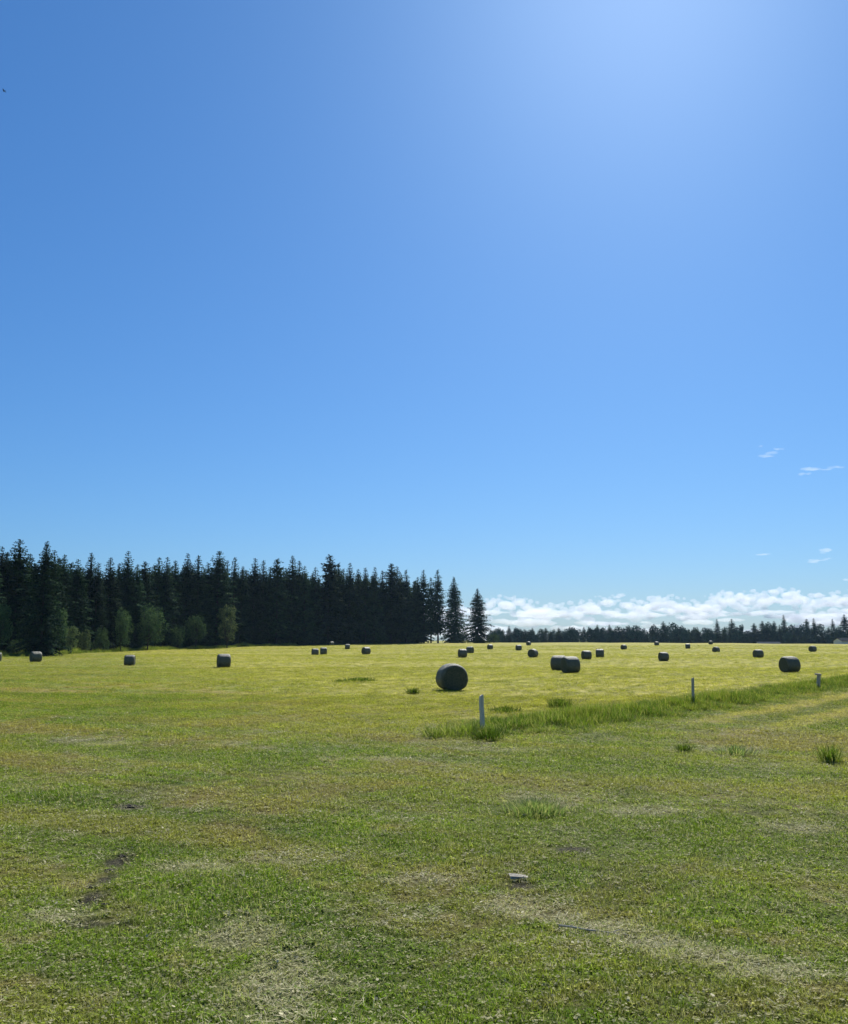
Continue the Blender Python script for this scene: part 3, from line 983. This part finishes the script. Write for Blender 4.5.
# px, top row, kind, depth offset, own label
SKY = [
 (-14, 542, 'spire1', 4, None), (-5, 545, 'spire2', 10, None),
 (13, 538, 'broad1', 6, 'tall conifer at the left edge, whose tip is the highest of the forest'),
 (24, 552, 'narrow1', 12, None),
 (41, 540, 'cone', -14, 'widest, darkest conifer on the far left, forward of the forest, boughs to the ground'),
 (50, 549, 'spire2', 4, None), (60, 553, 'spire1', 6, None), (74, 558, 'spire2', 3, None), (86, 551, 'spire1', 8, None), (94, 562, 'narrow2', 2, None),
 (106, 556, 'spire1', 4, None), (115, 562, 'narrow1', 10, None), (125, 550, 'spire2', 6, 'sharp-tipped conifer, highest between the widest darkest one and the broad flat-topped one'), (134, 563, 'spire1', 2, None), (141, 561, 'broad2', 6, None),
 (155, 556, 'narrow1', 5, None), (163, 556, 'spire2', 2, None), (173, 559, 'spire1', 6, None), (184, 552, 'spire2', 4, None), (196, 554, 'spire1', 3, None),
 (205, 562, 'narrow2', 8, None),
 (216, 550, 'broad1', 2, 'broad ragged conifer with a flat top above the pale little tree'),
 (233, 556, 'narrow1', 4, None), (240, 565, 'spire1', 2, None), (252, 557, 'spire2', 5, None), (262, 559, 'narrow1', 3, None), (269, 566, 'narrow2', 9, None), (276, 558, 'broad2', 3, None),
 (291, 554, 'spire1', 4, None), (298, 560, 'narrow2', 9, None), (304, 565, 'spire2', 2, None), (314, 566, 'narrow1', 7, None),
 (328, 554, 'broad2', 3, 'broad round-topped conifer, the highest in the middle of the forest'),
 (338, 562, 'narrow2', 6, None), (349, 562, 'spire2', 2, None), (357, 568, 'narrow1', 9, None), (365, 567, 'narrow2', 3, None), (374, 566, 'spire2', 5, None), (382, 570, 'narrow2', 8, None),
 (391, 563, 'broad2', 3, None), (397, 565, 'narrow1', 6, None), (406, 569, 'narrow2', 4, None), (418, 576, 'narrow1', 6, None), (424, 569, 'spire2', 2, None), (431, 577, 'narrow2', 8, None),
 (438, 569, 'narrow2', 3, 'slender conifer next to the cone-shaped one, third from the forest\'s right end'),
 (454, 576, 'cone', 0, 'cone-shaped conifer at the forest\'s right end, beside the lone one'),
 (478, 588, 'cone', 0, 'lone conifer standing clear of the forest at its right end'),
]
LAND = {12: 'the sharp-tipped conifer', 2: 'the tall left-edge conifer', 4: 'the widest darkest conifer', 21: 'the broad flat-topped conifer', 32: 'the broad round-topped conifer'}
GF = 'conifers of the forest wall'
cur, cnt = None, 0
for i, (px, top, kind, off, lab) in enumerate(SKY):
    d = edge_depth(px) + off
    x, y, z = at(px, d)
    h = height_for(px, top, d, z) + .1
    if i in LAND: cur, cnt = LAND[i], 0
    elif lab is None:
        if cur is None: lab = 'dark conifer at the outer left end of the forest, cut off by the picture edge'
        else:
            lab = f'{ORD[cnt]} conifer tip to the right of {cur}'; cnt += 1
    sx = {'cone': 1.0}.get(kind, 1.0) * random.uniform(.88, 1.1)
    if px == 478: sx = 1.12
    if px == 454: sx = .92
    if px == 41: sx = .95
    plant(kind, x, y, h, lab, 'conifer', GF, sx * (1.0 if kind == 'cone' else 1.1))
# the trees behind them
HID = 'dark conifer inside the forest, mostly hidden behind the front trees'
tops = sorted((s[0], s[1]) for s in SKY)
tp = [a for a, _ in tops]; tr_ = [b for _, b in tops]
nfill = 0
for row, off in enumerate((9, 16, 24, 33, 44)):
    px = -60.0
    while px < 418:
        d = edge_depth(px) + off + random.uniform(-3, 3)
        x, y, z = at(px, d)
        lo = max(b for a, b in tops if abs(a - px) < 14) if px > -20 else 560
        h = height_for(px, lo + random.uniform(3, 16), d, z)
        plant(random.choice(['spire1', 'spire2', 'skirted', 'skirted', 'broad2', 'broad1']), x, y, h, HID, 'conifer', 'conifers inside the forest', random.uniform(.95, 1.2)); nfill += 1
        px += random.uniform(8.5, 14) * 300 / (d + 40)
print('filling conifers', nfill)
# leafy trees and bushes at the forest foot: px, base row offset depth, top row, width px, kind
LEAFY = [
 (0, -8, 607, 26, 'leafy2', 'tall pale green leafy tree at the left edge of the picture'),
 (20, -4, 640, 26, 'bush1', 'low dark bush left of the widest darkest conifer'),
 (60, -9, 611, 17, 'leafy2', 'mid green leafy tree directly right of the widest darkest conifer'),
 (71, -12, 627, 15, 'leafy3', 'pale sunlit leafy tree leaning out of the forest at its left'),
 (84, -8, 632, 18, 'bush2', 'bright green low bush right of the pale sunlit leafy tree'),
 (101, -8, 629, 18, 'bush1', 'round green bush in the middle of the left undergrowth'),
 (121, -9, 611, 20, 'leafy1', 'narrow leafy tree left of the largest rounded one'),
 (148, -10, 607, 34, 'leafy1', 'largest rounded leafy tree at the forest foot'),
 (176, -6, 628, 16, 'bush1', 'small dark bush right of the largest rounded leafy tree'),
 (196, -8, 617, 24, 'leafy2', 'dark leafy tree left of the pale little one'),
 (227, -12, 607, 20, 'leafy3', 'pale little leafy tree standing out against the dark forest'),
 (462, 10, 633, 16, 'bush1', 'low bush in the gap left of the lone conifer'),
 (494, 8, 634, 12, 'bush1', 'low bush at the right foot of the lone conifer'),
]
for (px, off, top, wpx, kind, lab) in LEAFY:
    d = edge_depth(px) + off
    x, y, z = at(px, d)
    h = height_for(px, top, d, z) + .1
    base_w = {'leafy1': 8.0, 'leafy2': 6.8, 'leafy3': 5.4, 'bush1': 5.6, 'bush2': 5.0}[kind] * h / PROTO[kind][2]
    plant(kind, x, y, h, lab, 'bush' if 'bush' in kind else 'tree', 'leafy trees and bushes at the forest foot', min(2.2, max(.6, (wpx * d / F) / base_w)))

# far treeline on the right: px, top row, kind, width factor, own label
FAR = [
 (497, 631, 'leafy1', 1), (503, 630, 'spire1', 1.1), (509, 627, 'spire1', 1.5, 'pointed far conifer, highest of the treeline next to the lone conifer'),
 (517, 633, 'leafy1', 1), (525, 632, 'leafy2', 1.2), (533, 629, 'spire2', 1.8), (541, 631, 'leafy1', 1), (546, 629, 'broad1', 1.6), (553, 632, 'leafy2', 1), (559, 629, 'broad1', 1.5),
 (567, 631, 'leafy1', 1), (575, 630, 'leafy2', 1.1), (584, 628, 'spire1', 1.5), (591, 630, 'leafy2', 1), (598, 626, 'narrow1', 1.5), (604, 630, 'leafy1', 1),
 (610, 626, 'narrow1', 1.7, 'slim far conifer behind the two like bales, tallest before the rounded trees'),
 (618, 629, 'leafy1', 1), (627, 629, 'leafy2', 1.2), (636, 628, 'leafy1', 1.25, 'wide rounded far tree left of the gap in the treeline'), (643, 631, 'leafy2', 1.1), (654, 628, 'leafy2', 1),
 (664, 623, 'broad1', 1.3, 'dark far conifer growing at the left of the big rounded far tree'), (673, 626, 'leafy1', 1.3, 'biggest rounded far tree in the treeline'), (681, 629, 'leafy2', 1),
 (689, 630, 'spire2', 1.4), (695, 630, 'leafy1', .8), (698, 628, 'spire1', 1.5), (708, 631, 'spire2', 1.3), (712, 634, 'leafy2', 1),
 (718, 621, 'narrow1', 1.2, 'narrow far spire with thin crown above the two small bales, left of the dark spire'), (725, 628, 'narrow2', 1.0),
 (733, 621, 'narrow2', 1.7, 'narrow dark far conifer with dense crown, right of the thin spire'), (741, 628, 'leafy2', 1), (749, 633, 'leafy1', .9),
 (755, 625, 'broad2', 1.3), (763, 623, 'broad2', 1.1), (769, 626, 'leafy2', 1), (775, 623, 'broad1', 1.2), (780, 626, 'spire1', 1.3),
 (785, 617, 'narrow1', 1.1, 'tallest thin far spire, directly above the large side-on right bale'), (793, 628, 'leafy1', 1), (801, 628, 'leafy2', 1.1),
 (808, 621, 'broad2', 1.0), (815, 620, 'narrow1', 1.2), (821, 627, 'leafy1', 1), (829, 628, 'spire2', 1.3), (834, 621, 'narrow1', 1.2), (839, 630, 'leafy2', 1),
 (846, 617, 'broad1', 1.2, 'wide dark far conifer cut off by the right edge of the picture'), (856, 622, 'spire1', 1.2), (866, 625, 'leafy1', 1), (878, 622, 'broad1', 1.2), (892, 625, 'leafy2', 1.2), (908, 620, 'spire1', 1.2),
]
cur, cnt = 'the lone conifer', 0
names = {509: 'the pointed far conifer', 610: 'the slim far conifer', 636: 'the wide rounded far tree', 664: 'the dark far conifer', 673: 'the biggest rounded far tree', 718: 'the thin far spire', 733: 'the narrow dark far conifer', 785: 'the tallest thin far spire', 846: 'the far conifer at the picture edge'}
for row in FAR:
    px, top, kind, sx = row[:4]
    d = 610 + random.uniform(-15, 25) - .03 * (px - 500)
    x, y, z = at(px, d)
    h = height_for(px, top, d, z) * 1.1
    con = 'leafy' not in kind
    if len(row) > 4: lab = row[4]
    elif px > 850: lab = 'far tree just outside the right edge of the picture'
    else: lab = f'{ORD[cnt]} far {"tree" if not con else "tree"}, a {"conifer" if con else "rounded one"}, right of {cur}'; cnt += 1
    if px in names: cur, cnt = names[px], 0
    plant(kind if con else 'far_' + kind, x, y, h, lab, 'conifer' if con else 'tree', 'far treeline trees', sx * (1.1 if con else .8), sink=.2)
FILL = 'small far tree filling the treeline between and behind the taller ones'
for row, d0 in enumerate((590, 640)):
    px = 492.0
    while px < 925:
        d = d0 + random.uniform(-10, 14)
        x, y, z = at(px, d)
        h = height_for(px, random.uniform(628, 635.5), d, z)
        k = random.choice(['far_leafy1', 'far_leafy2', 'far_leafy1', 'spire2', 'skirted'])
        plant(k, x, y, h, FILL, 'tree', 'small far trees of the treeline', random.uniform(.8, 1.2) * (1.5 if k in ('spire2', 'skirted') else .85), sink=.2)
        px += random.uniform(5.0, 8.5)


# ------------------------------------------------------------------ farm buildings in the distance
def plain(name, c, rough=.7):
    m, t, out = material(name)
    n = t.noise(t.n('ShaderNodeTexCoord').outputs['Object'], 1.5, 4)
    t.put(out.inputs[0], principled(t, t.mix(n, tuple(q * .8 for q in c), c), rough, .0 if rough == 1.0 else .3))
    return m
M_WHITE = plain('white_boards', (.72, .72, .70)); M_ROOF = plain('dark_roof', (.05, .055, .06), 1.0); M_GREYROOF = plain('grey_metal_roof', (.08, .09, .10), 1.0); M_DOOR = plain('door_brown', (.12, .09, .07))
def shed(px, d, L, Dp, hw, hr, roofmat, label, rz):
    x, y, z = at(px, d)
    root = empty('farm_shed', (x, y, z), rz)
    V = [(-L / 2, -Dp / 2, -.3), (L / 2, -Dp / 2, -.3), (L / 2, Dp / 2, -.3), (-L / 2, Dp / 2, -.3),
         (-L / 2, -Dp / 2, hw), (L / 2, -Dp / 2, hw), (L / 2, Dp / 2, hw), (-L / 2, Dp / 2, hw), (-L / 2, 0, hw + hr - .12), (L / 2, 0, hw + hr - .12)]
    Fc = [(0, 1, 5, 4), (1, 2, 6, 9, 5), (2, 3, 7, 6), (3, 0, 4, 8, 7)]
    link('wall', mesh_of('wall', V, Fc), M_WHITE, root)
    e = .5; a = hr / (Dp / 2)
    V, Fc = [], []
    for (yy, zz) in ((-Dp / 2 - e, hw - e * a), (0, hw + hr), (Dp / 2 + e, hw - e * a)):
        for t in (0, -.14):
            V += [(-L / 2 - e, yy, zz + t), (L / 2 + e, yy, zz + t)]
    for i in (0, 4):
        Fc += [(i, i + 1, i + 5, i + 4), (i + 2, i + 6, i + 7, i + 3)]
        Fc += [(i, i + 4, i + 6, i + 2), (i + 1, i + 3, i + 7, i + 5)]
    Fc += [(0, 2, 3, 1), (8, 9, 11, 10)]
    link('roof', mesh_of('roof', V, Fc), roofmat, root)
    V = [(-1.3, -Dp / 2 - .06, -.2), (1.3, -Dp / 2 - .06, -.2), (1.3, -Dp / 2 - .06, hw * .82), (-1.3, -Dp / 2 - .06, hw * .82)]
    V += [(a, b + .05, c) for a, b, c in V]
    d_ = link('door', mesh_of('door', V, [(0, 1, 2, 3), (0, 4, 5, 1), (1, 5, 6, 2), (2, 6, 7, 3), (3, 7, 4, 0)]), M_DOOR, root)
    d_.location.x = L * .3
    tag(root, label, 'shed')
shed(853, 400, 15, 7, 1.6, 1.3, M_ROOF, 'long low white shed with dark roof at the right end of the field', rad(6))
shed(768, 500, 12, 5, 1.2, .9, M_GREYROOF, 'low grey-roofed shed under the far trees left of the tallest spire', rad(-4))


# ------------------------------------------------------------------ bird
def bird(px, py, d, span):
    v = ray(px, py) * d
    V, Fc = tube([(0, -.16, 0), (0, -.12, .01), (0, 0, .0), (0, .12, .01), (0, .19, .03), (0, .25, .02)], [.02, .045, .065, .05, .035, .006], 8)
    for s in (-1, 1):
        o = len(V)
        V += [Vector((s * .03, .10, .03)), Vector((s * .03, -.06, .03)), Vector((s * span * .3, -.05, .16)), Vector((s * span * .28, .13, .17)), Vector((s * span * .5, -.05, .10)), Vector((s * .03, .02, .05)), ]
        Fc += [(o, o + 1, o + 2, o + 3), (o + 3, o + 2, o + 4), (o, o + 3, o + 2, o + 5)]
    o = len(V); V += [Vector((0, -.12, .01)), Vector((-.07, -.30, .0)), Vector((.07, -.30, .0))]; Fc.append((o, o + 1, o + 2))
    b = link('bird', mesh_of('bird', V, Fc), M_ROOF)
    b.location = (v.x, v.y, EYE + v.z); b.rotation_euler = (rad(-5), rad(20), rad(70))
    tag(b, 'tiny dark bird flying high at the left edge of the sky', 'bird')
bird(4, 91, 120, .75)


# ------------------------------------------------------------------ clouds
def cloud_material(name, dens, aniso=.55):
    m, t, out = material(name)
    pv = t.n('ShaderNodeVolumePrincipled')
    pv.inputs['Color'].default_value = (.80, .84, .90, 1); pv.inputs['Density'].default_value = dens; pv.inputs['Anisotropy'].default_value = aniso
    t.put(out.inputs['Volume'], pv.outputs[0])
    return m


def cloud_object(name, puffs, voxel, mat, disp):
    bm = bmesh.new()
    for (c, r, sx, sz) in puffs:
        mtx = Matrix.Translation(c) @ Matrix.Diagonal((r * sx, r, r * sz, 1))
        bmesh.ops.create_icosphere(bm, subdivisions=3, radius=1.0, matrix=mtx)
    me = bpy.data.meshes.new(name); bm.to_mesh(me); bm.free()
    o = link(name, me, mat)
    rm = o.modifiers.new('union', 'REMESH'); rm.mode = 'VOXEL'; rm.voxel_size = voxel
    for (size, st) in disp:
        tx = bpy.data.textures.new(name + '_puff', 'CLOUDS'); tx.noise_scale = size; tx.noise_depth = 4
        dm = o.modifiers.new('billow', 'DISPLACE'); dm.texture = tx; dm.strength = st; dm.texture_coords = 'GLOBAL'; dm.mid_level = .5
    r2 = o.modifiers.new('reunion', 'REMESH'); r2.mode = 'VOXEL'; r2.voxel_size = voxel
    return o


CD = 9000.0
ENV = [(420, 604), (470, 600), (485, 600), (497, 592), (520, 593), (533, 599), (547, 603), (565, 599), (585, 597), (602, 594), (617, 590), (628, 594), (640, 597), (652, 594), (670, 593), (690, 596), (705, 594), (716, 590), (728, 587), (745, 588), (760, 589), (775, 586), (790, 585), (803, 588), (818, 592), (835, 590), (850, 588), (900, 588), (960, 591), (1010, 594)]
rc = random.Random(5)
def cpos(px, row, d):
    v = ray(px, row) * d
    return Vector((v.x, v.y, EYE + v.z))
puffs = []
for px in np.arange(420, 1010, 3.3):
    top = float(np.interp(px, [a for a, _ in ENV], [b for _, b in ENV]))
    for k in range(3):
        r = rc.uniform(1.2, 3.0) if k < 1 else rc.uniform(2.2, 5.5); d = CD + rc.uniform(-500, 700)
        row = top + r + rc.uniform(0, 5) + (k * rc.uniform(2, 8))
        puffs.append((cpos(px + rc.uniform(-3, 3), row, d), r * d / F, rc.uniform(1.0, 1.9), rc.uniform(.65, 1.0)))
    if rc.random() < .55:
        d = CD + rc.uniform(-900, 300); r = rc.uniform(5, 11)
        puffs.append((cpos(px, rc.uniform(610, 640), d), r * d / F, rc.uniform(1.8, 3.6), rc.uniform(.2, .36)))
M_CLOUD = cloud_material('cumulus', .0085, .3)
cb = cloud_object('clouds', puffs, 12.0, M_CLOUD, ((140, 62), (40, 24)))
tag(cb, 'bank of white and grey cumulus clouds low above the far treeline', 'clouds', kind='stuff')
M_WISP = cloud_material('thin_cloud', .0042, .3)
WISPS = [
 ('thin feathery cloud wisp, highest of the few above the cloud bank', 7000, [(766, 456, 4, 2.4, .4), (772, 453, 4, 2, .45), (779, 449, 3, 2, .4), (760, 446, 2.5, 1.2, .5)]),
 ('long thin cloud wisp with two bright ends near the right edge', 7000, [(812, 469, 5, 2.2, .35), (824, 469.5, 3, 3.5, .18), (836, 467, 4, 2.2, .4), (805, 474, 4, 1.6, .4)]),
 ('small flat cloud wisp alone left of the two lowest wisps', 8000, [(758, 555, 4, 2.2, .3), (763, 554.5, 3.5, 1.8, .32)]),
 ('small bright cloud puff above the lowest streak at the right', 8000, [(825, 551, 4.5, 1.4, .55), (829, 550, 3.5, 1.5, .5), (822, 553, 3, 1.3, .5)]),
 ('lowest pale cloud streak under the small bright puff', 8000, [(810, 562, 4, 2.2, .32), (818, 560, 4, 2.4, .28), (827, 558.5, 3.5, 2.0, .25)]),
 ('tiny cloud wisp cut off by the right edge of the picture', 8000, [(849, 580, 4, 1.8, .35)]),
]
for lab, d, ps in WISPS:
    pf = []
    for (px, row, r, sx, sz) in ps:
        for k in range(5):
            q = r * rc.uniform(.4, .75)
            pf.append((cpos(px + rc.uniform(-1, 1) * r * sx * .6, row + rc.uniform(-1, 1) * r * sz * .5, d + rc.uniform(-30, 30)), q * d / F, sx, sz * rc.uniform(.7, 1.1)))
    w = cloud_object('cloud_wisp', pf, 5.0, M_WISP, ((60, 26), (22, 12)))
    tag(w, lab, 'cloud', 'thin wisps above the cloud bank')


# ------------------------------------------------------------------ haze
bm = bmesh.new(); bmesh.ops.create_cube(bm, size=1)
for v in bm.verts:
    v.co = Vector((v.co.x * 1500 + 0, 560 + v.co.y * 1240 , (43 if v.co.z > 0 else -8)))
me = bpy.data.meshes.new('haze'); bm.to_mesh(me); bm.free()
m, t, out = material('haze_air')
pv = t.n('ShaderNodeVolumePrincipled'); pv.inputs['Color'].default_value = (.45, .70, 1.0, 1); pv.inputs['Density'].default_value = 0.00005; pv.inputs['Anisotropy'].default_value = .2
t.put(out.inputs['Volume'], pv.outputs[0])
USE_HAZE = True
if USE_HAZE:
    hz = link('haze', me, m); tag(hz, kind='stuff'); hz['label'] = 'thin summer haze over the whole field'; hz['category'] = 'haze'


# ------------------------------------------------------------------ light
w = bpy.data.worlds.new('World'); scene.world = w; w.use_nodes = True
nt = w.node_tree; nt.nodes.clear(); t = NT(nt)
sky = t.n('ShaderNodeTexSky', sky_type='NISHITA', sun_disc=False)
sky.sun_elevation = SUN_EL; sky.sun_rotation = SUN_AZ
sky.altitude = 0; sky.air_density = 1.15; sky.dust_density = .5; sky.ozone_density = 5
bg = t.n('ShaderNodeBackground'); bg.inputs['Strength'].default_value = .066
sc_ = t.n('ShaderNodeSeparateColor'); t.put(sc_.inputs[0], sky.outputs[0]); cc_ = t.n('ShaderNodeCombineColor')
for k_, (pw, gn) in enumerate(((1.065, .412), (.893, .885), (.82, 1.50))):
    t.put(cc_.inputs[k_], t.math('MULTIPLY', t.math('POWER', sc_.outputs[k_], pw), gn))
t.put(bg.inputs['Color'], cc_.outputs[0])
wo = t.n('ShaderNodeOutputWorld'); t.put(wo.inputs[0], bg.outputs[0])
sl = bpy.data.lights.new('sun', 'SUN'); sl.energy = 5.0; sl.angle = rad(.53); sl.color = (1.0, .955, .87)
so = bpy.data.objects.new('sun', sl); COL.objects.link(so)
so.rotation_euler = SUN.to_track_quat('Z', 'Y').to_euler(); so.location = (20, 30, 60)

cam = bpy.data.cameras.new('camera'); co = bpy.data.objects.new('camera', cam); COL.objects.link(co)
co.location = (0, 0, EYE + float(g(0, 0))); co.rotation_euler = (PI / 2 + PITCH, 0, 0)
cam.sensor_fit = 'HORIZONTAL'; cam.sensor_width = 36; cam.lens = 36 * F / W
cam.clip_start = .1; cam.clip_end = 30000
scene.camera = co
vs = scene.view_settings
vs.view_transform = 'Standard'; vs.look = 'None'; vs.gamma = 1; vs.use_curve_mapping = False; vs.exposure = .6
scene.render.resolution_x, scene.render.resolution_y = W, H
cy = scene.cycles
cy.max_bounces = 8; cy.diffuse_bounces = 3; cy.transmission_bounces = 4; cy.transparent_max_bounces = 64; cy.volume_bounces = 4
cy.caustics_reflective = False; cy.caustics_refractive = False
print('grass tufts', N_GRASS, 'objects', len(scene.objects))
